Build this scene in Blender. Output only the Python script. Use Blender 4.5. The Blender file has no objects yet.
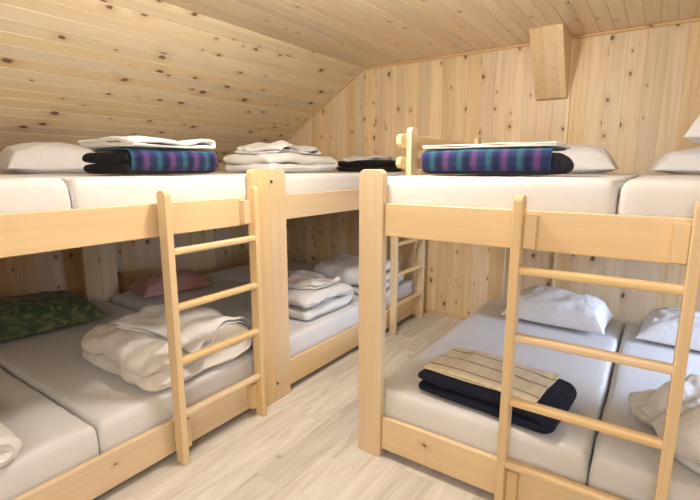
import bpy, bmesh, math, random
from mathutils import Vector, Matrix, noise
random.seed(4)
PI = math.pi
S = bpy.context.scene
C = S.collection

# ---------------------------------------------------------------- camera, light, exposure
cam_d = bpy.data.cameras.new('camera'); cam = bpy.data.objects.new('camera', cam_d); C.objects.link(cam)
cam.location = (0, 0, 1.5)
cam.rotation_euler = (PI/2 - math.radians(10.418), 0, math.radians(34.7))
cam_d.sensor_width = 36; cam_d.lens = 36*446/700; cam_d.clip_start = .05
S.camera = cam
S.view_settings.view_transform = 'Standard'; S.view_settings.look = 'None'
S.view_settings.gamma = 1; S.view_settings.use_curve_mapping = False
S.view_settings.exposure = -0.12

W = bpy.data.worlds.new('sky'); S.world = W; W.use_nodes = True
W.node_tree.nodes['Background'].inputs[0].default_value = (.75, .86, 1, 1)
W.node_tree.nodes['Background'].inputs[1].default_value = 1.0

def area(name, loc, target, sx, sy, power, col):
    l = bpy.data.lights.new(name, 'AREA'); l.shape = 'RECTANGLE'; l.size = sx; l.size_y = sy
    l.energy = power; l.color = col
    o = bpy.data.objects.new(name, l); C.objects.link(o); o.location = loc
    o.rotation_euler = (Vector(target)-Vector(loc)).to_track_quat('-Z', 'Y').to_euler()
    return o
# daylight through the window behind the camera, the side window, and the ceiling lamp
area('daylight_rear_window', (.1, -1.25, 1.95), (-1.2, 4, 1.4), 1.7, .75, 42, (1, .97, .93))
sw = area('daylight_side_window', (1.95, 2.95, 1.05), (-.3, 3.2, .1), 1.3, 1.1, 30, (.56, .70, 1))
sw.data.spread = math.radians(85)
lp = bpy.data.lights.new('ceiling_lamp_light', 'POINT'); lp.energy = 80; lp.color = (1, .96, .91); lp.shadow_soft_size = .12
lo_ = bpy.data.objects.new('ceiling_lamp_light', lp); C.objects.link(lo_); lo_.location = (-1.25, 1.65, 2.43)

# ---------------------------------------------------------------- materials
def newmat(name, rough=.6, spec=.4):
    m = bpy.data.materials.new(name); m.use_nodes = True
    b = m.node_tree.nodes['Principled BSDF']
    b.inputs['Roughness'].default_value = rough
    b.inputs['Specular IOR Level'].default_value = spec
    return m, m.node_tree, b
def nd(nt, t, **k):
    n = nt.nodes.new(t)
    for a, v in k.items(): setattr(n, a, v)
    return n
def mth(nt, op, a, b=None, c=None):
    n = nd(nt, 'ShaderNodeMath', operation=op)
    for i, v in enumerate((a, b, c)):
        if v is None: continue
        if isinstance(v, (int, float)): n.inputs[i].default_value = v
        else: nt.links.new(v, n.inputs[i])
    return n.outputs[0]
def comb(nt, x, y, z):
    n = nd(nt, 'ShaderNodeCombineXYZ')
    for i, v in enumerate((x, y, z)):
        if isinstance(v, (int, float)): n.inputs[i].default_value = v
        else: nt.links.new(v, n.inputs[i])
    return n.outputs[0]
def mixc(nt, fac, a, b, mode='MIX'):
    n = nd(nt, 'ShaderNodeMix', data_type='RGBA', blend_type=mode)
    if isinstance(fac, (int, float)): n.inputs[0].default_value = fac
    else: nt.links.new(fac, n.inputs[0])
    for i, v in ((6, a), (7, b)):
        if isinstance(v, tuple): n.inputs[i].default_value = v if len(v) == 4 else v+(1,)
        else: nt.links.new(v, n.inputs[i])
    return n.outputs[2]
def ramp(nt, fac, stops, interp='LINEAR'):
    n = nd(nt, 'ShaderNodeValToRGB'); r = n.color_ramp; r.interpolation = interp
    while len(r.elements) < len(stops): r.elements.new(.5)
    for e, (p, c) in zip(r.elements, stops):
        e.position = p; e.color = c if len(c) == 4 else tuple(c)+(1,)
    nt.links.new(fac, n.inputs[0]); return n.outputs[0]
def g(v): return (v, v, v, 1)

def wood(name, across, along, w=None, light=(.74, .53, .31), dark=(.60, .38, .19), knot=(.13, .055, .022),
         kn=.5, tone=.22, rough=.42, coat=0., kscale=6.5, ksize=.13, spec=.4, offs=(0, 0)):
    """procedural pine; across/along are indices of the object axes, w = board width"""
    m, nt, b = newmat(name, rough, spec)
    tc = nd(nt, 'ShaderNodeTexCoord'); sep = nd(nt, 'ShaderNodeSeparateXYZ'); nt.links.new(tc.outputs['Object'], sep.inputs[0])
    u = sep.outputs[across]; v = sep.outputs[along]
    k = 3-across-along; t = sep.outputs[k]
    oi = nd(nt, 'ShaderNodeObjectInfo')
    if w:
        idn = mth(nt, 'FLOOR', mth(nt, 'DIVIDE', mth(nt, 'ADD', u, offs[0]), w))
    else:
        idn = mth(nt, 'MULTIPLY', oi.outputs['Random'], 57.)
    wn = nd(nt, 'ShaderNodeTexWhiteNoise', noise_dimensions='1D'); nt.links.new(idn, wn.inputs['W'])
    rnd = wn.outputs['Value']
    v2 = mth(nt, 'ADD', v, mth(nt, 'MULTIPLY', rnd, 13.))
    # grain
    n1 = nd(nt, 'ShaderNodeTexNoise'); n1.inputs['Scale'].default_value = 1; n1.inputs['Detail'].default_value = 5; n1.inputs['Distortion'].default_value = .6
    nt.links.new(comb(nt, mth(nt, 'MULTIPLY', u, 46.), mth(nt, 'MULTIPLY', v2, 1.6), mth(nt, 'MULTIPLY', t, 46.)), n1.inputs['Vector'])
    n2 = nd(nt, 'ShaderNodeTexNoise'); n2.inputs['Scale'].default_value = 1; n2.inputs['Detail'].default_value = 2
    nt.links.new(comb(nt, mth(nt, 'MULTIPLY', u, 8.), mth(nt, 'MULTIPLY', v2, .7), mth(nt, 'MULTIPLY', t, 8.)), n2.inputs['Vector'])
    gr = mth(nt, 'ADD', mth(nt, 'MULTIPLY', n1.outputs[0], .6), mth(nt, 'MULTIPLY', n2.outputs[0], .4))
    f = ramp(nt, gr, [(.36, g(0)), (.66, g(1))])
    col = mixc(nt, f, light, dark)
    # per-board tone
    tn = mth(nt, 'ADD', 1.-tone*.6, mth(nt, 'MULTIPLY', wn.outputs['Value'], tone))
    hsv = nd(nt, 'ShaderNodeHueSaturation'); nt.links.new(col, hsv.inputs['Color']); nt.links.new(tn, hsv.inputs['Value'])
    wn2 = nd(nt, 'ShaderNodeTexWhiteNoise', noise_dimensions='1D'); nt.links.new(mth(nt, 'ADD', idn, 7.3), wn2.inputs['W'])
    nt.links.new(mth(nt, 'ADD', .86, mth(nt, 'MULTIPLY', wn2.outputs['Value'], .26)), hsv.inputs['Saturation'])
    col = hsv.outputs[0]
    # knots
    vo = nd(nt, 'ShaderNodeTexVoronoi', voronoi_dimensions='2D'); vo.inputs['Scale'].default_value = 1; vo.inputs['Randomness'].default_value = .9
    nd2 = nd(nt, 'ShaderNodeTexNoise'); nd2.inputs['Scale'].default_value = 30; nt.links.new(tc.outputs['Object'], nd2.inputs['Vector'])
    jit = mth(nt, 'MULTIPLY', mth(nt, 'SUBTRACT', nd2.outputs[0], .5), .12)
    uu = mth(nt, 'ADD', mth(nt, 'MULTIPLY', mth(nt, 'ADD', u, mth(nt, 'MULTIPLY', t, 1.)), kscale*1.25), jit)
    vv = mth(nt, 'ADD', mth(nt, 'MULTIPLY', v2, kscale*.8), jit)
    nt.links.new(comb(nt, uu, vv, 0.), vo.inputs['Vector'])
    vc = nd(nt, 'ShaderNodeSeparateColor'); nt.links.new(vo.outputs['Color'], vc.inputs[0])
    sz = mth(nt, 'MULTIPLY', mth(nt, 'ADD', .35, vc.outputs[1]), ksize)
    on = mth(nt, 'LESS_THAN', vc.outputs[0], kn)
    rel = mth(nt, 'DIVIDE', vo.outputs['Distance'], sz)
    core = mth(nt, 'MULTIPLY', ramp(nt, rel, [(.45, g(1)), (.8, g(0))]), on)
    halo = mth(nt, 'MULTIPLY', mth(nt, 'MULTIPLY', ramp(nt, mth(nt, 'DIVIDE', rel, 2.6), [(.25, g(1)), (1., g(0))]), on), .45)
    col = mixc(nt, halo, col, (dark[0]*.72, dark[1]*.62, dark[2]*.5))
    col = mixc(nt, mth(nt, 'MULTIPLY', core, .88), col, knot)
    nt.links.new(col, b.inputs['Base Color'])
    bp = nd(nt, 'ShaderNodeBump'); bp.inputs['Strength'].default_value = .12; bp.inputs['Distance'].default_value = .002
    nt.links.new(n1.outputs[0], bp.inputs['Height']); nt.links.new(bp.outputs[0], b.inputs['Normal'])
    if coat: b.inputs['Coat Weight'].default_value = coat; b.inputs['Coat Roughness'].default_value = .3
    return m

PL = .0965
M = {}
M['slope'] = wood('slope_pine', 0, 1, w=PL, light=(.88, .73, .49), dark=(.79, .61, .38), kn=.45, tone=.12, rough=.40, ksize=.16, kscale=5.2)
M['ceil'] = wood('ceiling_pine', 0, 1, w=PL, light=(.88, .73, .54), dark=(.79, .62, .43), kn=.30, tone=.16, rough=.42, ksize=.11, spec=.5, coat=.6)
M['wall'] = wood('wall_pine', 0, 1, w=.125, light=(.87, .68, .42), dark=(.72, .51, .28), kn=.42, tone=.20, rough=.38, ksize=.12, kscale=5.6, knot=(.10, .035, .012))
M['box'] = wood('boxing_pine', 0, 2, w=.095, light=(.87, .68, .43), dark=(.75, .54, .31), kn=.25, tone=.2)
bl, bd = (.80, .61, .36), (.73, .53, .29)
M['gx'] = wood('bunk_pine_long', 2, 0, light=bl, dark=bd, kn=.10, tone=.08, rough=.38, kscale=5, ksize=.07)
M['gy'] = wood('bunk_pine_side', 2, 1, light=bl, dark=bd, kn=.10, tone=.08, rough=.38, kscale=5, ksize=.07)
M['gz'] = wood('bunk_pine_post', 0, 2, light=bl, dark=bd, kn=.12, tone=.08, rough=.38, kscale=5, ksize=.07)
M['trim'] = wood('trim_pine', 0, 1, light=(.78, .56, .33), dark=(.66, .43, .23), kn=.1, tone=.1)

def floor_mat():
    m, nt, b = newmat('pale_oak_laminate', .38, .4)
    tc = nd(nt, 'ShaderNodeTexCoord'); sep = nd(nt, 'ShaderNodeSeparateXYZ'); nt.links.new(tc.outputs['Object'], sep.inputs[0])
    x, y = sep.outputs[0], sep.outputs[1]
    pw, pl = .19, 1.25
    ix = mth(nt, 'FLOOR', mth(nt, 'DIVIDE', x, pw))
    wn = nd(nt, 'ShaderNodeTexWhiteNoise', noise_dimensions='1D'); nt.links.new(ix, wn.inputs['W'])
    ys = mth(nt, 'ADD', mth(nt, 'DIVIDE', y, pl), wn.outputs['Value'])
    iy = mth(nt, 'FLOOR', ys)
    wn2 = nd(nt, 'ShaderNodeTexWhiteNoise', noise_dimensions='2D'); nt.links.new(comb(nt, ix, iy, 0.), wn2.inputs['Vector'])
    r = wn2.outputs['Value']
    n1 = nd(nt, 'ShaderNodeTexNoise'); n1.inputs['Scale'].default_value = 1; n1.inputs['Detail'].default_value = 6; n1.inputs['Distortion'].default_value = 1.2
    nt.links.new(comb(nt, mth(nt, 'MULTIPLY', x, 16.), mth(nt, 'ADD', mth(nt, 'MULTIPLY', y, 1.8), mth(nt, 'MULTIPLY', r, 20.)), mth(nt, 'MULTIPLY', r, 30.)), n1.inputs['Vector'])
    col = ramp(nt, n1.outputs[0], [(.3, (.62, .57, .50)), (.5, (.76, .725, .67)), (.72, (.84, .81, .765))])
    hsv = nd(nt, 'ShaderNodeHueSaturation'); nt.links.new(col, hsv.inputs['Color'])
    nt.links.new(mth(nt, 'ADD', .80, mth(nt, 'MULTIPLY', r, .24)), hsv.inputs['Value'])
    fx = mth(nt, 'FRACT', mth(nt, 'DIVIDE', x, pw)); fy = mth(nt, 'FRACT', ys)
    ex = mth(nt, 'LESS_THAN', mth(nt, 'MINIMUM', fx, mth(nt, 'SUBTRACT', 1., fx)), .009)
    ey = mth(nt, 'LESS_THAN', mth(nt, 'MINIMUM', fy, mth(nt, 'SUBTRACT', 1., fy)), .0015)
    e = mth(nt, 'MAXIMUM', ex, ey)
    col = mixc(nt, mth(nt, 'MULTIPLY', e, .35), hsv.outputs[0], (.42, .35, .28))
    # a few grey knots
    vo = nd(nt, 'ShaderNodeTexVoronoi', voronoi_dimensions='2D'); vo.inputs['Scale'].default_value = 3.1
    nt.links.new(tc.outputs['Object'], vo.inputs['Vector'])
    vc = nd(nt, 'ShaderNodeSeparateColor'); nt.links.new(vo.outputs['Color'], vc.inputs[0])
    kk = mth(nt, 'MULTIPLY', ramp(nt, vo.outputs['Distance'], [(.03, g(1)), (.075, g(0))]), mth(nt, 'LESS_THAN', vc.outputs[0], .35))
    col = mixc(nt, mth(nt, 'MULTIPLY', kk, .55), col, (.3, .25, .21))
    nt.links.new(col, b.inputs['Base Color'])
    return m
M['floor'] = floor_mat()

def cloth(name, col, rough=.9, bump=.25, scale=260., sheen=.15, var=.04):
    m, nt, b = newmat(name, rough, .15)
    tc = nd(nt, 'ShaderNodeTexCoord')
    n = nd(nt, 'ShaderNodeTexNoise'); n.inputs['Scale'].default_value = 7; n.inputs['Detail'].default_value = 3
    nt.links.new(tc.outputs['Object'], n.inputs['Vector'])
    c = mixc(nt, n.outputs[0], tuple(v*(1-var) for v in col), tuple(min(1, v*(1+var)) for v in col))
    nt.links.new(c, b.inputs['Base Color'])
    n2 = nd(nt, 'ShaderNodeTexNoise'); n2.inputs['Scale'].default_value = scale; n2.inputs['Detail'].default_value = 2
    nt.links.new(tc.outputs['Object'], n2.inputs['Vector'])
    n3 = nd(nt, 'ShaderNodeTexNoise'); n3.inputs['Scale'].default_value = 14; n3.inputs['Detail'].default_value = 4; n3.inputs['Distortion'].default_value = .8
    nt.links.new(tc.outputs['Object'], n3.inputs['Vector'])
    h = mth(nt, 'ADD', mth(nt, 'MULTIPLY', n2.outputs[0], .12), n3.outputs[0])
    bp = nd(nt, 'ShaderNodeBump'); bp.inputs['Strength'].default_value = bump; bp.inputs['Distance'].default_value = .012
    nt.links.new(h, bp.inputs['Height']); nt.links.new(bp.outputs[0], b.inputs['Normal'])
    b.inputs['Sheen Weight'].default_value = sheen
    return m
M['sheet'] = cloth('white_sheet', (.72, .71, .70), bump=.12)
M['white'] = cloth('white_cotton', (.76, .75, .73), bump=.35)
M['cream'] = cloth('cream_cotton', (.78, .74, .68), bump=.4)
M['pillow'] = cloth('white_pillowcase', (.76, .75, .75), bump=.45)
M['pink'] = cloth('rose_pillowcase', (.55, .30, .27), bump=.4)
M['navy'] = cloth('navy_wool', (.012, .014, .028), bump=.3, sheen=.05)
M['black'] = cloth('black_wool', (.012, .011, .014), bump=.3, sheen=.05)

def green_mat():
    m = cloth('green_leafy_pillowcase', (.10, .15, .085), bump=.4); nt = m.node_tree; b = nt.nodes['Principled BSDF']
    tc = nd(nt, 'ShaderNodeTexCoord')
    n = nd(nt, 'ShaderNodeTexNoise'); n.inputs['Scale'].default_value = 9; n.inputs['Detail'].default_value = 1.5; n.inputs['Distortion'].default_value = 1.5
    nt.links.new(tc.outputs['Object'], n.inputs['Vector'])
    c = ramp(nt, n.outputs[0], [(.38, (.07, .12, .07)), (.5, (.10, .15, .08)), (.62, (.24, .26, .14)), (.70, (.10, .14, .08))])
    nt.links.new(c, b.inputs['Base Color']); return m
M['green'] = green_mat()

def tartan(name, sc=.15):
    m = cloth(name, (.1, .1, .1), bump=.15, sheen=.1); nt = m.node_tree; b = nt.nodes['Principled BSDF']
    uv = nd(nt, 'ShaderNodeUVMap', uv_map='UVMap'); sep = nd(nt, 'ShaderNodeSeparateXYZ'); nt.links.new(uv.outputs[0], sep.inputs[0])
    nv, gn, pu, te, bl_ = (.015, .018, .06), (.003, .015, .016), (.21, .08, .26), (.04, .20, .25), (.03, .04, .15)
    st = [(0, bl_), (.12, bl_), (.2, te), (.3, te), (.38, bl_), (.46, nv), (.54, nv), (.62, bl_), (.70, pu), (.82, pu), (.9, bl_), (1, bl_)]
    a = ramp(nt, mth(nt, 'FRACT', mth(nt, 'DIVIDE', sep.outputs[0], sc)), st)
    st2 = [(0, pu), (.08, pu), (.12, te), (.24, te), (.30, bl_), (.38, bl_), (.46, nv), (.52, gn), (.68, nv), (.78, gn), (.9, bl_), (1, pu)]
    c2 = ramp(nt, mth(nt, 'FRACT', mth(nt, 'DIVIDE', sep.outputs[1], .17)), st2)
    c = mixc(nt, .55, a, c2)
    c = mixc(nt, 1., c, (.85, .80, .80), 'MULTIPLY')
    nt.links.new(c, b.inputs['Base Color']); return m
M['tartan'] = tartan('purple_teal_tartan')

def striped():
    m = cloth('beige_striped_cotton', (.62, .52, .38), bump=.35); nt = m.node_tree; b = nt.nodes['Principled BSDF']
    uv = nd(nt, 'ShaderNodeUVMap', uv_map='UVMap'); sep = nd(nt, 'ShaderNodeSeparateXYZ'); nt.links.new(uv.outputs[0], sep.inputs[0])
    a = ramp(nt, mth(nt, 'FRACT', mth(nt, 'DIVIDE', sep.outputs[1], .12)), [(0, (.74, .64, .44)), (.44, (.74, .64, .44)), (.47, (.25, .15, .08)), (.53, (.25, .15, .08)), (.56, (.74, .64, .44)), (1, (.74, .64, .44))])
    bb = ramp(nt, mth(nt, 'FRACT', mth(nt, 'DIVIDE', sep.outputs[0], .06)), [(0, (1, 1, 1)), (.45, (.97, .96, .94)), (.5, (.86, .84, .8)), (.55, (.97, .96, .94)), (1, (1, 1, 1))])
    nt.links.new(mixc(nt, 1., a, bb, 'MULTIPLY'), b.inputs['Base Color']); return m
M['striped'] = striped()
def plain(name, col, rough=.5, metal=0):
    m, nt, b = newmat(name, rough); b.inputs['Base Color'].default_value = col+(1,); b.inputs['Metallic'].default_value = metal
    return m
M['steel'] = plain('dark_bolt_steel', (.10, .08, .06), .45, .7)
M['paint'] = plain('white_paint', (.8, .8, .78), .5)

# ---------------------------------------------------------------- helpers
def mesh_obj(name, bm, mat, parent=None, smooth=False, loc=None, rotz=0, bevel=0, sub=0):
    bmesh.ops.recalc_face_normals(bm, faces=bm.faces)
    me = bpy.data.meshes.new(name); bm.to_mesh(me); bm.free()
    if smooth:
        for p in me.polygons: p.use_smooth = True
    me.materials.append(mat)
    o = bpy.data.objects.new(name, me); C.objects.link(o)
    if parent: o.parent = parent
    if loc is not None: o.location = loc
    o.rotation_euler.z = rotz
    if bevel:
        b = o.modifiers.new('bevel', 'BEVEL'); b.width = bevel; b.segments = 3; b.limit_method = 'ANGLE'; b.angle_limit = math.radians(40)
        if len(me.polygons) < 400:
            for p in me.polygons: p.use_smooth = True
            me.set_sharp_from_angle(angle=math.radians(35)) if False else None
            n = o.modifiers.new('wn', 'WEIGHTED_NORMAL'); n.keep_sharp = True
    if sub:
        s = o.modifiers.new('subdivision', 'SUBSURF'); s.levels = sub; s.render_levels = sub
    return o
def tag(o, label, cat, group=None):
    o['label'] = label; o['category'] = cat
    if group: o['group'] = group
    return o
def thing(name, label, cat, loc=(0, 0, 0), rotz=0, group=None):
    o = bpy.data.objects.new(name, None); C.objects.link(o); o.location = loc; o.rotation_euler.z = rotz
    o.empty_display_size = .1
    return tag(o, label, cat, group)
def struct(o): o['kind'] = 'structure'; return o
def bx(bm, x0, x1, y0, y1, z0, z1):
    v = [bm.verts.new((x, y, z)) for x in (x0, x1) for y in (y0, y1) for z in (z0, z1)]
    for f in ((0, 1, 3, 2), (4, 6, 7, 5), (0, 4, 5, 1), (2, 3, 7, 6), (0, 2, 6, 4), (1, 5, 7, 3)):
        bm.faces.new([v[i] for i in f])
def box(name, x0, x1, y0, y1, z0, z1, mat, parent=None, bevel=.004, **k):
    bm = bmesh.new(); bx(bm, x0, x1, y0, y1, z0, z1)
    return mesh_obj(name, bm, mat, parent, bevel=bevel, **k)
def prism(bm, pts, a0, a1, axis):
    """extrude the 2-D outline along the axis; 'x': pts are (y,z); 'y': pts are (x,z); 'z': (x,y)"""
    def P(p, a): return {'x': (a, p[0], p[1]), 'y': (p[0], a, p[1]), 'z': (p[0], p[1], a)}[axis]
    A = [bm.verts.new(P(p, a0)) for p in pts]; B = [bm.verts.new(P(p, a1)) for p in pts]
    bm.faces.new(A); bm.faces.new(B[::-1]); n = len(pts)
    for i in range(n): bm.faces.new((A[i], A[(i+1) % n], B[(i+1) % n], B[i]))
def roundtop(x0, x1, z0, z1, r, both=False, n=6):
    pts = []
    if both:
        for cx, cz, a0 in ((x0+r, z0+r, PI), (x1-r, z0+r, 1.5*PI)):
            pts += [(cx+r*math.cos(a0+i*PI/2/n), cz+r*math.sin(a0+i*PI/2/n)) for i in range(n+1)]
    else: pts += [(x0, z0), (x1, z0)]
    for cx, cz, a0 in ((x1-r, z1-r, 0), (x0+r, z1-r, PI/2)):
        pts += [(cx+r*math.cos(a0+i*PI/2/n), cz+r*math.sin(a0+i*PI/2/n)) for i in range(n+1)]
    return pts
def fn(p, s, seed=0.):
    return noise.noise(Vector((p[0]*s+seed, p[1]*s+seed*1.7, p[2]*s-seed)))

def planks(name, width, length, pw, mat, mw, g_=.0035, d=.0045):
    """boarded surface: local x across boards, y along, +z into the room; V grooves between boards"""
    bm = bmesh.new(); prof = []; x = 0.
    i = 0
    while x < width-1e-6:
        x1 = min(x+pw, width)
        prof += [(x, -d), (x+g_, 0), (x1-g_, 0)]
        x = x1; i += 1
    prof.append((width, -d)); prof += [(width, -.03), (0, -.03)]
    A = [bm.verts.new((p[0], 0, p[1])) for p in prof]; B = [bm.verts.new((p[0], length, p[1])) for p in prof]
    n = len(prof)
    for j in range(n): bm.faces.new((A[j], A[(j+1) % n], B[(j+1) % n], B[j]))
    bm.faces.new(A); bm.faces.new(B[::-1])
    o = mesh_obj(name, bm, mat); o.matrix_world = mw
    return struct(o)
def frame(origin, xdir, ydir):
    x = Vector(xdir).normalized(); y = Vector(ydir).normalized(); z = x.cross(y)
    return Matrix(((x.x, y.x, z.x, origin[0]), (x.y, y.y, z.y, origin[1]), (x.z, y.z, z.z, origin[2]), (0, 0, 0, 1)))

# ---------------------------------------------------------------- the room
XL, XR, YB, YF, ZC = -4.32, 2.0, 4.18, -1.35, 2.54
XS = -2.73; SL = .62
zk = ZC + SL*(XL-XS)                # height of the knee wall
floor_o = struct(box('floor', XL-.1, XR+.1, YF-.1, YB+.1, -.06, 0, M['floor'], bevel=0))
# sloping ceiling : boards along y
ls = math.hypot(XS-XL, ZC-zk)
planks('ceiling_slope', ls, YB-YF, PL, M['slope'], frame((XL, YB, zk), (XS-XL, 0, ZC-zk), (0, -1, 0)))
planks('ceiling', XR-XS, YB-YF, PL, M['ceil'], frame((XS, YB, ZC), (1, 0, 0), (0, -1, 0)))
planks('wall_back', XR-XL, ZC+.02, .125, M['wall'], frame((XL, YB, 0), (1, 0, 0), (0, 0, 1)), .0018, .002)
planks('wall_left', YB-YF, zk+.02, .125, M['wall'], frame((XL, YF, 0), (0, 1, 0), (0, 0, 1)), .0018, .002)
def wall_hole(name, a0, a1, z1, h, fr):
    """wall in local x/y with rectangular window hole h=(x0,x1,y0,y1), boards upright"""
    bm = bmesh.new()
    for (x0, x1, y0, y1) in ((a0, h[0], 0, z1), (h[1], a1, 0, z1), (h[0], h[1], 0, h[2]), (h[0], h[1], h[3], z1)):
        bx(bm, x0, x1, y0, y1, -.03, 0)
    o = mesh_obj(name, bm, M['wall']); o.matrix_world = fr; return struct(o)
wall_hole('wall_right', 0, YB-YF, ZC, (YB-3.6, YB-2.3, .5, 1.6), frame((XR, YB, 0), (0, -1, 0), (0, 0, 1)))
wall_hole('wall_front', 0, XR-XL, ZC, (XR-.95, XR+.75, 1.55, 2.35), frame((XR, YF, 0), (-1, 0, 0), (0, 0, 1)))
def win(name, x0, x1, z0, z1, fr):
    bm = bmesh.new(); t = .05
    for b_ in ((x0, x1, z0, z0+t), (x0, x1, z1-t, z1), (x0, x0+t, z0+t, z1-t), (x1-t, x1, z0+t, z1-t), ((x0+x1)/2-.02, (x0+x1)/2+.02, z0+t, z1-t)):
        bx(bm, b_[0], b_[1], b_[2], b_[3], -.06, .0)
    o = mesh_obj(name, bm, M['paint']); o.matrix_world = fr; return struct(o)
win('window_1', YB-3.6, YB-2.3, .5, 1.6, frame((XR+.0, YB, 0), (0, -1, 0), (0, 0, 1)))
win('window_2', XR-.95, XR+.75, 1.55, 2.35, frame((XR, YF, 0), (-1, 0, 0), (0, 0, 1)))
# trims
struct(box('baseboard_back', XL, XR, YB-.016, YB, 0, .045, M['trim'], bevel=.004))
tr = bmesh.new()
bx(tr, XS, XR, YB-.02, YB, ZC-.022, ZC)
struct(mesh_obj('trim_1', tr, M['trim'], bevel=.004))
tr = bmesh.new()
prism(tr, [(XL, zk), (XS, ZC), (XS, ZC-.026), (XL, zk-.026)], YB-.02, YB, 'y')
struct(mesh_obj('trim_2', tr, M['trim']))
struct(box('trim_3', -.715, -.69, YB-.014, YB, 0, ZC-.02, M['box'], bevel=.003))
# boxed-in brace sloping from the ceiling to the back wall
br = bmesh.new()
prism(br, [(3.77, ZC), (YB, ZC), (YB, 2.06), (4.125, 2.07)], -.955, -.715, 'x')
o = mesh_obj('ceiling_brace', br, M['box'], bevel=.004)
tag(o, 'tapered pine boxing of a roof brace where back wall meets the ceiling', 'beam')

# ---------------------------------------------------------------- bunk bed (local: rail along x, front at y=0, z up)
BL, BD = 1.09, 2.17
def make_bunk(label):
    t = thing('bunk_bed', label, 'bunk bed', group=None)
    for sx in (-1, 1):
        for back in (0, 1):
            x0, x1 = sorted((sx*BL, sx*(BL-.138)))
            y0 = 0 if not back else BD-.045
            bm = bmesh.new(); prism(bm, roundtop(x0+.001, x1-.001, 0, 1.494, .034), y0, y0+.045, 'y')
            p = mesh_obj('post', bm, M['gz'], t, bevel=.004)
    xi = BL-.138
    for (z0, z1) in ((1.178, 1.336), (.045, .222)):
        box('side_rail' if False else 'front_rail', -xi, xi, .016, .046, z0, z1, M['gx'], t, bevel=.005)
        box('back_rail', -xi, xi, BD-.046, BD-.016, z0, z1, M['gx'], t, bevel=.005)
        for sx in (-1, 1):
            x0, x1 = sorted((sx*(BL-.004), sx*(BL-.034)))
            box('side_rail', x0, x1, .0455, BD-.0455, z0, z1, M['gy'], t, bevel=.005)
        bm = bmesh.new(); n = 15
        for i in range(n):
            y = .10+i*(BD-.28)/(n-1); bx(bm, -BL+.036, BL-.036, y, y+.085, z0+.045, z0+.063)
        for y in (.0465, BD-.0765): bx(bm, -xi, xi, y, y+.03, z0+.01, z0+.045)
        mesh_obj('slat_base', bm, M['gx'], t)
    return t
def copy_tree(o, parent=None):
    c = o.copy(); C.objects.link(c); c.parent = parent
    for ch in list(o.children): copy_tree(ch, c)
    return c
bunk_r = make_bunk('pine bunk bed on the right with front rail facing the camera')
bunk_r.location = (-.122, 1.825, 0)
bunk_a = copy_tree(bunk_r); bunk_a.location = (-1.925, .843, 0); bunk_a.rotation_euler.z = PI/2
bunk_a['label'] = 'nearer pine bunk bed along the left sloping ceiling, cut by the left frame edge'
bunk_b = copy_tree(bunk_r); bunk_b.location = (-1.925, 3.027, 0); bunk_b.rotation_euler.z = PI/2
bunk_b['label'] = 'farther left pine bunk bed, seen behind the right bunk corner post and touching back wall'
def bolt(parent, x, z):
    bm = bmesh.new(); bmesh.ops.create_cone(bm, cap_ends=True, segments=16, radius1=.009, radius2=.009, depth=.006, matrix=Matrix.Translation((x, -.001, z)) @ Matrix.Rotation(PI/2, 4, 'X'))
    mesh_obj('bolt', bm, M['steel'], parent)
def double_post(bunk, side):          # the two bunks meet in one wide post: square inner corner
    for c in bunk.children:
        if c.name.startswith('post'):
            xs = [v.co.x for v in c.data.vertices]; ys = [v.co.y for v in c.data.vertices]
            if sum(xs)/len(xs)*side < 0: continue
            x0, x1 = sorted((side*(BL+.001), side*(BL-.138))); bm = bmesh.new()
            pts = roundtop(x0, x1, 0, 1.494, .034)
            pts = [p for p in pts if (p[0]-(x0+x1)/2)*side < 0 or p[1] < .1]
            pts.insert(2 if side > 0 else len(pts), (side*(BL+.001), 1.494))
            prism(bm, pts, min(ys), max(ys), 'y'); bmesh.ops.recalc_face_normals(bm, faces=bm.faces)
            me = bpy.data.meshes.new('post'); bm.to_mesh(me); bm.free(); me.materials.append(M['gz']); c.data = me
            c.modifiers['bevel'].width = .0015
double_post(bunk_a, 1); double_post(bunk_b, -1)
pf = [c for c in bunk_b.children if c.name.startswith('post')][0]
bolt(pf, -BL+.014, 1.42); bolt(pf, -BL+.014, .12)
for b_ in (bunk_r, bunk_a, bunk_b): b_['group'] = 'pine bunk beds'

# guard rail on the left side of the upper right bunk
gr = thing('guard_rail', 'pale wooden two-bar guard rail with rounded bar ends on the right upper bunk', 'guard rail', (-1.20, 0, 1.34))
for y in (2.285, 3.375):
    bm = bmesh.new(); prism(bm, roundtop(y, y+.08, -.003, .384, .03), .0, .032, 'x'); mesh_obj('post', bm, M['gz'], gr, bevel=.004)
for z0, z1 in ((.157, .222), (.270, .346)):
    bm = bmesh.new()
    prism(bm, roundtop(2.225, 3.50, z0, z1, .032, both=True), -.032, -.001, 'x'); mesh_obj('bar', bm, M['gy'], gr, bevel=.004)

# ladders (local: stiles at +-.295, hooks against rail at y=.016)
def make_ladder(label):
    t = thing('bunk_ladder', label, 'ladder', group='bunk ladders')
    for sx in (-1, 1):
        x0, x1 = sorted((sx*.295, sx*.259))
        bm = bmesh.new(); prism(bm, roundtop(-.066, .0-.002, .0, 1.398, .026), x0, x1, 'x')
        s = mesh_obj('stile', bm, M['gz'], t, bevel=.005)
        for z0, z1 in ((1.19, 1.322), (.06, .215)):
            xa, xb = sorted((sx*.2585, sx*.214))
            box('hook_block', xa, xb, -.028, .0155, z0, z1, M['gz'], t, bevel=.003)
    for z in (1.105, .828, .548, .262):
        bm = bmesh.new(); prism(bm, roundtop(-.060, -.016, z-.016, z+.016, .012, both=True, n=4), -.2588, .2588, 'x')
        mesh_obj('rung', bm, M['gx'], t)
    return t
lad_r = make_ladder('four-rung pine ladder on the front of the right bunk')
lad_r.location = (-.165, 1.825, 0)
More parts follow.
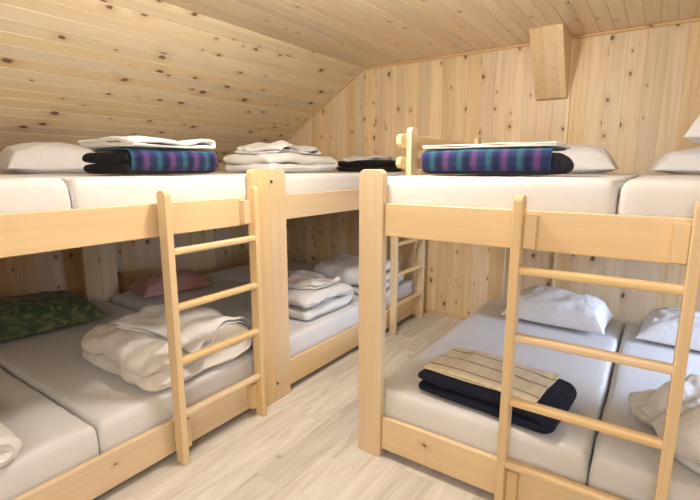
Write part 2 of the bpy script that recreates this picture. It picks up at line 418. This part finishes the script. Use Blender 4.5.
lad_a = copy_tree(lad_r); lad_a.location = (-1.925, 1.492, 0); lad_a.rotation_euler.z = PI/2
lad_a['label'] = 'pine ladder on the nearer left bunk, beside the large folded duvet'
lad_b = copy_tree(lad_r); lad_b.location = (-1.925, 3.70, 0); lad_b.rotation_euler.z = PI/2
lad_b['label'] = 'small distant pine ladder seen past the right bunk post, near back wall'

# ---------------------------------------------------------------- soft things
def rbox_bm(x0, x1, y0, y1, z0, z1, r, seg=.05, rz=None):
    """box of rounded edges with a dense skin"""
    bm = bmesh.new(); rz = rz or r
    def ticks(a, b, r_):
        n = max(2, int((b-a-2*r_)/seg)); L = [a+r_*(1-math.cos(i/4*PI/2)) for i in range(4)]
        L += [a+r_+(b-a-2*r_)*i/n for i in range(n+1)]; L += [b-r_*(1-math.cos((3-i)/4*PI/2)) for i in range(4)]
        return L
    X, Y, Z = ticks(x0, x1, r), ticks(y0, y1, r), ticks(z0, z1, rz)
    V = {}
    def vert(i, j, k):
        if (i, j, k) in V: return V[i, j, k]
        p = Vector((X[i], Y[j], Z[k]))
        c = Vector((min(max(p.x, x0+r), x1-r), min(max(p.y, y0+r), y1-r), min(max(p.z, z0+rz), z1-rz)))
        d = p-c
        dd = Vector((d.x/r, d.y/r, d.z/rz))
        if dd.length > 1e-9:
            dd.normalize(); p = c+Vector((dd.x*r, dd.y*r, dd.z*rz))
        V[i, j, k] = bm.verts.new(p); return V[i, j, k]
    nx, ny, nz = len(X)-1, len(Y)-1, len(Z)-1
    for i in range(nx):
        for j in range(ny):
            for k in (0, nz): bm.faces.new((vert(i, j, k), vert(i+1, j, k), vert(i+1, j+1, k), vert(i, j+1, k)))
    for i in range(nx):
        for k in range(nz):
            for j in (0, ny): bm.faces.new((vert(i, j, k), vert(i+1, j, k), vert(i+1, j, k+1), vert(i, j, k+1)))
    for j in range(ny):
        for k in range(nz):
            for i in (0, nx): bm.faces.new((vert(i, j, k), vert(i, j+1, k), vert(i, j+1, k+1), vert(i, j, k+1)))
    return bm

def mattress(label, x0, x1, y0, y1, z0, z1, seed):
    cx, cy = (x0+x1)/2, (y0+y1)/2
    bm = rbox_bm(x0-cx, x1-cx, y0-cy, y1-cy, 0, z1-z0, .028, seg=.045, rz=.042)
    hx, hy, h = (x1-x0)/2, (y1-y0)/2, z1-z0
    for v in bm.verts:
        p = v.co.copy()
        if p.z > h*.3:
            v.co.z += .006*fn(p, 3, seed)+.0025*fn((p.x, p.y, 0), 14, seed)-.004
            e = max(0, (p.z/h-.3))
            s = .004*fn((p.x*2, p.y*2, p.z*.4), 6, seed)
            if abs(p.x) > hx-.05: v.co.x += s*e*2
            if abs(p.y) > hy-.05: v.co.y += s*e*2
        bulge = .008*math.sin(PI*min(max(p.z/h, 0), 1))
        v.co.x -= (.006-bulge)*(1 if p.x > hx-.06 else -1 if p.x < -hx+.06 else 0)
        v.co.y -= (.006-bulge)*(1 if p.y > hy-.06 else -1 if p.y < -hy+.06 else 0)
    o = mesh_obj('mattress', bm, M['sheet'], smooth=True, loc=(cx, cy, z0))
    return tag(o, label, 'mattress', 'mattresses on the bunks')
ZU, ZL = 1.462, .362
bu, bl0 = 1.242, .109
xl0, xl1 = -4.04, -1.982      # left bunks
# left nearer bunk
mts = []
for (z0, z1, lv) in ((bu, ZU, 'upper'), (bl0, ZL, 'lower')):
    mts += [mattress(f'white-sheeted {lv} mattress of the nearer left bunk, cut by the left frame edge', xl0, xl1, -.205, .862, z0, z1, 1+z0),
            mattress(f'white-sheeted {lv} mattress behind the ladder of the nearer left bunk', xl0, xl1, .868, 1.895, z0, z1, 3+z0),
            mattress(f'white-sheeted {lv} mattress of the far left bunk, just past the wide double post', xl0, xl1, 1.980, 3.022, z0, z1, 5+z0),
            mattress(f'white-sheeted {lv} mattress of the far left bunk, against the back wall', xl0, xl1, 3.030, 4.075, z0, z1, 7+z0),
            mattress(f'white-sheeted {lv} mattress on the right bunk, left of the seam', -1.165, -.130, 1.88, 3.90, z0, z1, 9+z0),
            mattress(f'white-sheeted {lv} mattress on the right bunk, right of the seam', -.124, .93, 1.88, 3.90, z0, z1, 11+z0)]

def pillow_bm(L, Wd, T, seed, n=40, sag=.0, wr=1.):
    bm = bmesh.new(); top = {}; bot = {}
    for i in range(n+1):
        for j in range(n+1):
            u, v = -1+2*i/n, -1+2*j/n
            u = math.copysign(math.sin(abs(u)*PI/2)**.9, u); v = math.copysign(math.sin(abs(v)*PI/2)**.9, v)
            pin = 1-.05*(1-abs(u)**3)*abs(v)**2; pin2 = 1-.05*(1-abs(v)**3)*abs(u)**2
            x = u*L/2*pin2; y = v*Wd/2*pin
            h = T/2*((1-abs(u)**3.2)*(1-abs(v)**2.6))**.55
            h *= 1+.16*fn((u, v, 0), 1.3, seed)
            rad = fn((u*6*abs(u)+v*2.4, v*5, seed), 1.6, seed)
            w = wr*1.5*(.012*rad*(abs(u)**1.2+.15)+.008*fn((x, y*1.4, 0), 11, seed)-.012*abs(fn((x*1.2+y*.5, y, 0), 8, seed+4))-.008*abs(fn((x-y*1.3, y*.6, 0), 15, seed+9)))
            edge = 1-max(abs(u), abs(v))**6
            zt = h+w*edge; zb = -h*.8
            top[i, j] = bm.verts.new((x, y, zt))
            bot[i, j] = top[i, j] if i in (0, n) or j in (0, n) else bm.verts.new((x, y, zb))
    for i in range(n):
        for j in range(n):
            bm.faces.new((top[i, j], top[i+1, j], top[i+1, j+1], top[i, j+1]))
            bm.faces.new((bot[i, j], bot[i, j+1], bot[i+1, j+1], bot[i+1, j]))
    # settle on the mattress: flatten the underside
    lo = -T*.30
    for v in bm.verts:
        if v.co.z < lo: v.co.z = lo
        d = max(abs(v.co.x)/(L/2), abs(v.co.y)/(Wd/2))
        if d > .8: v.co.z -= (d-.8)/.2*T*.18*(1 if v.co.z > lo+.01 else 0)
        v.co.z -= lo
        if v.co.z < 0: v.co.z = 0
    return bm
def pillow(label, cx, cy, z, L, Wd, T, mat, rotz=0, seed=1, tilt=0, tiltx=0, group='pillows', n=40, wr=1.):
    bm = pillow_bm(L, Wd, T, seed, n=n, wr=wr)
    o = mesh_obj('pillow', bm, mat, smooth=True, loc=(cx, cy, z+.003), rotz=rotz, sub=1)
    o.rotation_euler.x = tiltx; o.rotation_euler.y = tilt
    return tag(o, label, 'pillow', group)

def fold_bm(L, Wd, t, layers, seed, amp=1., taper=0., endpinch=.55, nu=18, nv=26, fat=1.0, fl=None, skew=0., soft=1., hump=0.):
    """cloth folded back and forth: profile in x/z, folded ends at +-x, width along y.
    UV: u along the cloth, v across it (metres)"""
    bm = bmesh.new(); uvl = bm.loops.layers.uv.new('UVMap')
    path = []                               # centre line (x, z, nx, nz)
    for k in range(layers):
        z = t*(k+.5); d = 1 if k % 2 == 0 else -1
        sh = taper*k/2
        xa, xb = -L/2+sh+t/2, L/2-sh-t/2
        if fl and k == layers-1: xb = xa+(xb-xa)*fl if d == 1 else xb; xa = xb-(xb-xa)*fl if d == -1 else xa
        xs = [xa+(xb-xa)*i/nu for i in range(nu+1)]
        if d < 0: xs = xs[::-1]
        for x in xs: path.append((x, z, d))
        if k < layers-1:
            xc = xs[-1]; r = t/2
            for a in (22.5, 45, 67.5, 90, 112.5, 135, 157.5):
                A = math.radians(a); path.append((xc+d*r*math.sin(A)*1.05, z+r-r*math.cos(A), d))
    n = len(path); cum = [0.]
    nr = []
    for i in range(n):
        a = path[max(0, i-1)]; b = path[min(n-1, i+1)]
        tx, tz = b[0]-a[0], b[1]-a[1]; l = math.hypot(tx, tz) or 1
        nr.append((-tz/l, tx/l))
        if i: cum.append(cum[-1]+math.hypot(path[i][0]-path[i-1][0], path[i][1]-path[i-1][1]))
    half = t*.49*fat
    # ring: one side of the path, round tip, other side
    ring = [(path[i][0]+nr[i][0]*half, path[i][1]+nr[i][1]*half, cum[i]) for i in range(n)]
    e = path[-1]; ex, ez = nr[-1]
    dirx, dirz = (ez, -ex)
    for a in (45, 90, 135):
        A = math.radians(a); ring.append((e[0]+half*(ex*math.cos(A)+dirx*math.sin(A)), e[1]+half*(ez*math.cos(A)+dirz*math.sin(A)), cum[-1]))
    ring += [(path[i][0]-nr[i][0]*half, path[i][1]-nr[i][1]*half, cum[i]) for i in range(n-1, -1, -1)]
    s = path[0]; sx, sz = -nr[0][0], -nr[0][1]; dx, dz = -1, 0
    for a in (45, 90, 135):
        A = math.radians(a); ring.append((s[0]+half*(sx*math.cos(A)+dx*math.sin(A)), s[1]+half*(sz*math.cos(A)+dz*math.sin(A)), 0))
    # centre for the rounded ends
    m = len(ring); H = t*layers
    rows = []; vs = [-1+2*j/nv for j in range(nv+1)]
    for j, v in enumerate(vs):
        v = math.copysign(math.sin(abs(v)*PI/2)**.8, v)
        edge = max(0., (abs(v)-.80)/.20)
        sc = math.sqrt(max(0, 1-edge*edge*endpinch*1.6)) if edge else 1
        row = []
        for q, (x, z, cu) in enumerate(ring):
            # pull towards the layer's own centre line near the ends
            if q < n: c = path[q]
            elif q < n+3: c = path[-1]
            elif q < 2*n+3: c = path[n-1-(q-n-3)]
            else: c = path[0]
            xx = c[0]+(x-c[0])*sc; zz = c[1]+(z-c[1])*sc
            y = v*Wd/2+skew*xx
            p = (xx, y, zz)
            k = min(1, zz/t)
            lay = int(zz/t)
            dz_ = amp*(.014*fn((xx, y, lay*.35), 4.2, seed)+.006*fn((xx, y, lay), 12, seed+3))*k
            dz_ -= amp*.013*abs(fn((xx*.7+y*.5, y*1.4-xx*.3, lay*.6), 7.5, seed+11))*k
            dz_ += amp*.004*fn((xx*1.5, y*2.2, lay), 22, seed+13)*k
            dz_ += hump*(zz/H)*(1-(abs(xx)/(L/2))**2)*(1-v*v)
            dx_ = amp*.014*fn((y, zz*2.5, seed), 5, seed+8)
            dy_ = amp*.018*fn((xx, zz*3, seed), 4, seed+5)*abs(v)
            zz = max(0., zz*(1-.10*soft*(abs(xx)/(L/2))**4*k)+dz_)
            row.append((bm.verts.new((xx+dx_, y+dy_, zz)), cu, v*Wd/2))
        rows.append(row)
    def face(vs_):
        f = bm.faces.new([a[0] for a in vs_])
        for lo, a in zip(f.loops, vs_): lo[uvl].uv = (a[2], a[1])
    for j in range(nv):
        for q in range(m):
            q2 = (q+1) % m
            face((rows[j][q], rows[j][q2], rows[j+1][q2], rows[j+1][q]))
    # end caps as strips between both sides of the path
    for row in (rows[0], rows[-1]):
        for i in range(n-1):
            face((row[i], row[i+1], row[2*n+2-i-1], row[2*n+2-i]))
        face((row[n-1], row[n], row[n+1])); face((row[n-1], row[n+1], row[n+2], row[n+3]))
        face((row[0], row[2*n+2], row[2*n+3], row[2*n+4])); face((row[0], row[2*n+4], row[2*n+5]))
    return bm
def folded(name, label, cat, cx, cy, z, L, Wd, t, layers, mat, rotz=0, seed=1, group=None, sub=1, parent=None, tiltx=0, tilty=0, **k):
    bm = fold_bm(L, Wd, t, layers, seed, **k)
    o = mesh_obj(name, bm, mat, parent, smooth=True, loc=(cx, cy, z+.003), rotz=rotz, sub=sub)
    o.rotation_euler.x = tiltx; o.rotation_euler.y = tilty
    if label: tag(o, label, cat, group)
    return o

def wrap_bm(D, Wd, H, t, seed, back=.9, amp=1., nv=24, low=.01):
    """cloth lying over the top of a pile and hanging down over its +x face (x profile, width along y)"""
    bm = bmesh.new(); uvl = bm.loops.layers.uv.new('UVMap')
    r = min(H/2-.001, .045); pts = []
    for i in range(10): pts.append((-D*back+(D*back-r)*i/9, H))
    for a in range(1, 7): A = a/6*PI; pts.append((-r+(r+.004)*math.sin(A)*1.0, H-r+r*math.cos(A))) if False else None
    for a in (15, 30, 45, 60, 75, 90): A = math.radians(a); pts.append((-r+r*math.sin(A), H-r+r*math.cos(A)))
    for i in range(1, 5): pts.append((0, (H-r)+(r+low-(H-r))*i/4))
    for a in (30, 60, 90): A = math.radians(a); pts.append((-r*(1-math.cos(A)), low+r-r*math.sin(A)))
    n = len(pts); cum = [0.]
    for i in range(1, n): cum.append(cum[-1]+math.hypot(pts[i][0]-pts[i-1][0], pts[i][1]-pts[i-1][1]))
    rows = []
    for j in range(nv+1):
        y = -Wd/2+Wd*j/nv; row = []
        for i, (x, z) in enumerate(pts):
            a = pts[max(0, i-1)]; b = pts[min(n-1, i+1)]; tx, tz = b[0]-a[0], b[1]-a[1]; l = math.hypot(tx, tz); nx, nz = -tz/l, tx/l
            w = amp*(.006*fn((x, y, z), 7, seed)+.003*fn((x, y, z), 18, seed+2))
            o_ = (x+(-nx)*0+nx*w, y+.004*fn((x, z, seed), 9), z+nz*w)
            row.append((bm.verts.new((x+nx*(w+t)*-1 if False else x-nx*0+(-tz/l)*-1*0+(nx)*0+w*abs(nx), y, z+w*abs(nz))), cum[i], y))
        rows.append(row)
    for j in range(nv):
        for i in range(n-1):
            q = (rows[j][i], rows[j][i+1], rows[j+1][i+1], rows[j+1][i])
            f = bm.faces.new([a[0] for a in q])
            for lo, a in zip(f.loops, q): lo[uvl].uv = (a[2], a[1])
    return bm
def wrap(name, mat, parent, loc, rotz, D, Wd, H, t, seed, **k):
    bm = wrap_bm(D, Wd, H, t, seed, **k)
    o = mesh_obj(name, bm, mat, parent, smooth=True, loc=loc, rotz=rotz)
    s = o.modifiers.new('solid', 'SOLIDIFY'); s.thickness = t; s.offset = 0
    o.modifiers.new('subdivision', 'SUBSURF').render_levels = 1
    return o

def drape(o, sup, z_rest, k=1.):
    '''let a cloth settle on the uneven top of what it lies on'''
    from mathutils.bvhtree import BVHTree
    b = bmesh.new(); b.from_mesh(sup.data); ms = Matrix.Translation(sup.location) @ sup.rotation_euler.to_matrix().to_4x4()
    b.transform(ms); t = BVHTree.FromBMesh(b); b.free()
    mo = Matrix.Translation(o.location) @ o.rotation_euler.to_matrix().to_4x4()
    c = Vector(sup.location)
    def top(x, y):
        for f in (1, .93, .86, .78, .7, .6):
            h = t.ray_cast(Vector((c.x+(x-c.x)*f, c.y+(y-c.y)*f, 4)), Vector((0, 0, -1)))
            if h[0]: return h[0].z-(1-f)*.12
        return z_rest
    for v in o.data.vertices:
        w = mo @ v.co
        hs = [top(w.x+a, w.y+b_) for a, b_ in ((0, 0), (.025, 0), (-.025, 0), (0, .025), (0, -.025))]
        v.co.z += (max(hs)*.6+sum(hs)/5*.4+.002-o.location.z)*k
# --- left upper bunk, nearer
pillow('plump white pillow beside the left tartan blanket, under the sloping ceiling', -3.62, 1.46, ZU, .62, .46, .27, M['pillow'], rotz=PI/2-.1, seed=2.1)
tb = thing('tartan_blanket', 'folded purple and teal tartan blanket with black end on the left upper bunk', 'blanket', (-2.42, 1.49, ZU+.004), 0, 'tartan blankets')
folded('blanket_fold', None, None, 0, 0, 0, .56, .44, .062, 2, M['black'], PI/2, 3.3, parent=tb, amp=.6, endpinch=.3)
tb.children[0].location = (0, 0, 0)
wrap('tartan_cover', M['tartan'], tb, (.232, .02, .0), 0, .44, .535, .130, .010, 3.)
folded('folded_sheet', 'folded white cotton sheet on top of the left tartan blanket', 'sheet', -2.44, 1.50, ZU+.141, .54, .52, .026, 2, M['white'], PI/2+.04, 4.4, group='folded white sheets', amp=1.6, endpinch=.5)
# --- left upper bunk, farther
base = folded('folded_duvet', 'thick folded white duvet on the far left upper bunk, beside the double post', 'duvet', -2.62, 2.78, ZU, .80, .55, .075, 2, M['white'], PI/2, 6.2, group='folded white duvets', amp=1.5, endpinch=.7)
sh = folded('folded_sheet', 'loosely folded white sheet lying on the duvet of the far left upper bunk', 'sheet', -2.66, 2.79, ZU+.158, .62, .46, .036, 2, M['white'], PI/2+.12, 7.7, group='folded white sheets', amp=2.4, endpinch=.8)
drape(sh, base, ZU)
base = folded('folded_blanket', 'dark folded blanket on the far left upper bunk next to the back wall', 'blanket', -2.40, 3.80, ZU, .46, .5, .058, 2, M['black'], PI/2, 8.8, amp=1.6, endpinch=.7)
sh = folded('folded_sheet', 'thin white sheet on top of the dark blanket near the back wall', 'sheet', -2.43, 3.83, ZU+.118, .42, .38, .017, 2, M['white'], PI/2+.1, 5.5, group='folded white sheets', amp=1.2, endpinch=.6)
drape(sh, base, ZU)
# --- right upper bunk
tb2 = thing('tartan_blanket', 'folded purple and teal tartan blanket across the right upper bunk', 'blanket', (-.755, 2.46, ZU+.004), -PI/2, 'tartan blankets')
folded('blanket_fold', None, None, 0, 0, 0, .675, .42, .058, 2, M['navy'], PI/2, 9.3, parent=tb2, amp=.6, endpinch=.3)
tb2.children[0].location = (0, 0, 0)
wrap('tartan_cover', M['tartan'], tb2, (.222, .0, .0), 0, .44, .655, .126, .010, 5.)
folded('folded_sheet', 'thin folded white sheet on top of the right tartan blanket', 'sheet', -.755, 2.46, ZU+.134, .67, .42, .013, 2, M['white'], .02, 12.4, group='folded white sheets', amp=.7, endpinch=.5)
pillow('white pillow behind the right tartan blanket against the back wall', -.62, 3.55, ZU, .72, .46, .25, M['pillow'], rotz=.03, seed=6.3)
pillow('flat white pillow at the right frame edge on the right upper bunk', .28, 3.42, ZU, .70, .48, .20, M['pillow'], rotz=.08, seed=7.3)
pillow('round bulging white pillow topmost at the right frame edge', .42, 3.30, ZU+.165, .66, .50, .30, M['pillow'], rotz=-.1, seed=8.9)
# --- left lower bunk, nearer
pillow('dark green leaf-patterned pillow in the shade of the lower left bunk', -3.68, 1.22, ZL, .84, .62, .28, M['green'], rotz=PI/2-.1, seed=9.9)
pillow('small rose-coloured pillow deep in the lower left bunk', -3.72, 2.40, ZL, .64, .40, .22, M['pink'], rotz=PI/2-.2, seed=11.1)
base = folded('folded_duvet', 'large folded cream duvet on the lower left bunk behind the ladder', 'duvet', -2.36, 1.45, ZL, .66, .78, .105, 2, M['cream'], PI/2, 13.1, group='folded white duvets', amp=2.8, endpinch=.8, hump=.03, nu=30, nv=40)
sh = folded('folded_sheet', 'creased white sheet on the large cream duvet in the lower left bunk', 'sheet', -2.28, 1.55, ZL+.235, .50, .58, .024, 2, M['white'], PI/2+.2, 14.2, group='folded white sheets', amp=2., endpinch=.6)
drape(sh, base, ZL)
base = folded('folded_duvet', 'white duvet cut by the left frame edge on the lower left bunk', 'duvet', -2.20, .335, ZL, .42, .5, .075, 2, M['white'], PI/2, 15.1, group='folded white duvets', amp=1.8, endpinch=.8)
# --- left lower bunk, farther
base = folded('folded_duvet', 'thick folded cream duvet on the lower far left bunk, between the posts', 'duvet', -2.36, 2.72, ZL, .62, .62, .10, 2, M['white'], PI/2, 16.6, group='folded white duvets', amp=1.9, endpinch=.8)
sh = folded('folded_sheet', 'rumpled cream sheet on the duvet between the left posts', 'sheet', -2.38, 2.80, ZL+.195, .52, .5, .028, 2, M['cream'], PI/2+.25, 17.2, group='folded white sheets', amp=3., endpinch=.8, nu=26, nv=34)
drape(sh, base, ZL)
base = folded('folded_duvet', 'white duvet seen through the small far ladder on the lower far bunk', 'duvet', -2.36, 3.55, ZL, .62, .66, .085, 3, M['white'], PI/2, 18.6, group='folded white duvets', amp=1.8, endpinch=.8)
# --- right lower bunk
pillow('white pillow on the lower right bunk against the back wall, left of the seam', -.55, 3.55, ZL, .70, .46, .29, M['pillow'], rotz=-.05, seed=19.1)
pillow('white pillow on the lower right bunk, right of the seam, behind the ladder', .30, 3.58, ZL, .66, .46, .26, M['pillow'], rotz=-.05, seed=20.1)
base = folded('folded_blanket', 'navy blanket folded flat on the lower right mattress', 'blanket', -.60, 2.13, ZL, .65, .42, .060, 2, M['navy'], -.10, 21.1, amp=1., endpinch=.6)
sh = folded('folded_sheet', 'beige striped sheet folded on the navy blanket in the lower right bunk', 'sheet', -.62, 2.165, ZL+.122, .42, .56, .010, 2, M['striped'], PI/2-.10, 22.1, amp=.7, endpinch=.3)
drape(sh, base, ZL)
folded('crumpled_duvet', 'crumpled white duvet on the lower right bunk behind the right ladder stile', 'duvet', .42, 2.17, ZL, .62, .66, .07, 3, M['white'], .6, 23.3, group='folded white duvets', amp=6.0, endpinch=.8, nu=36, nv=44, taper=.05)
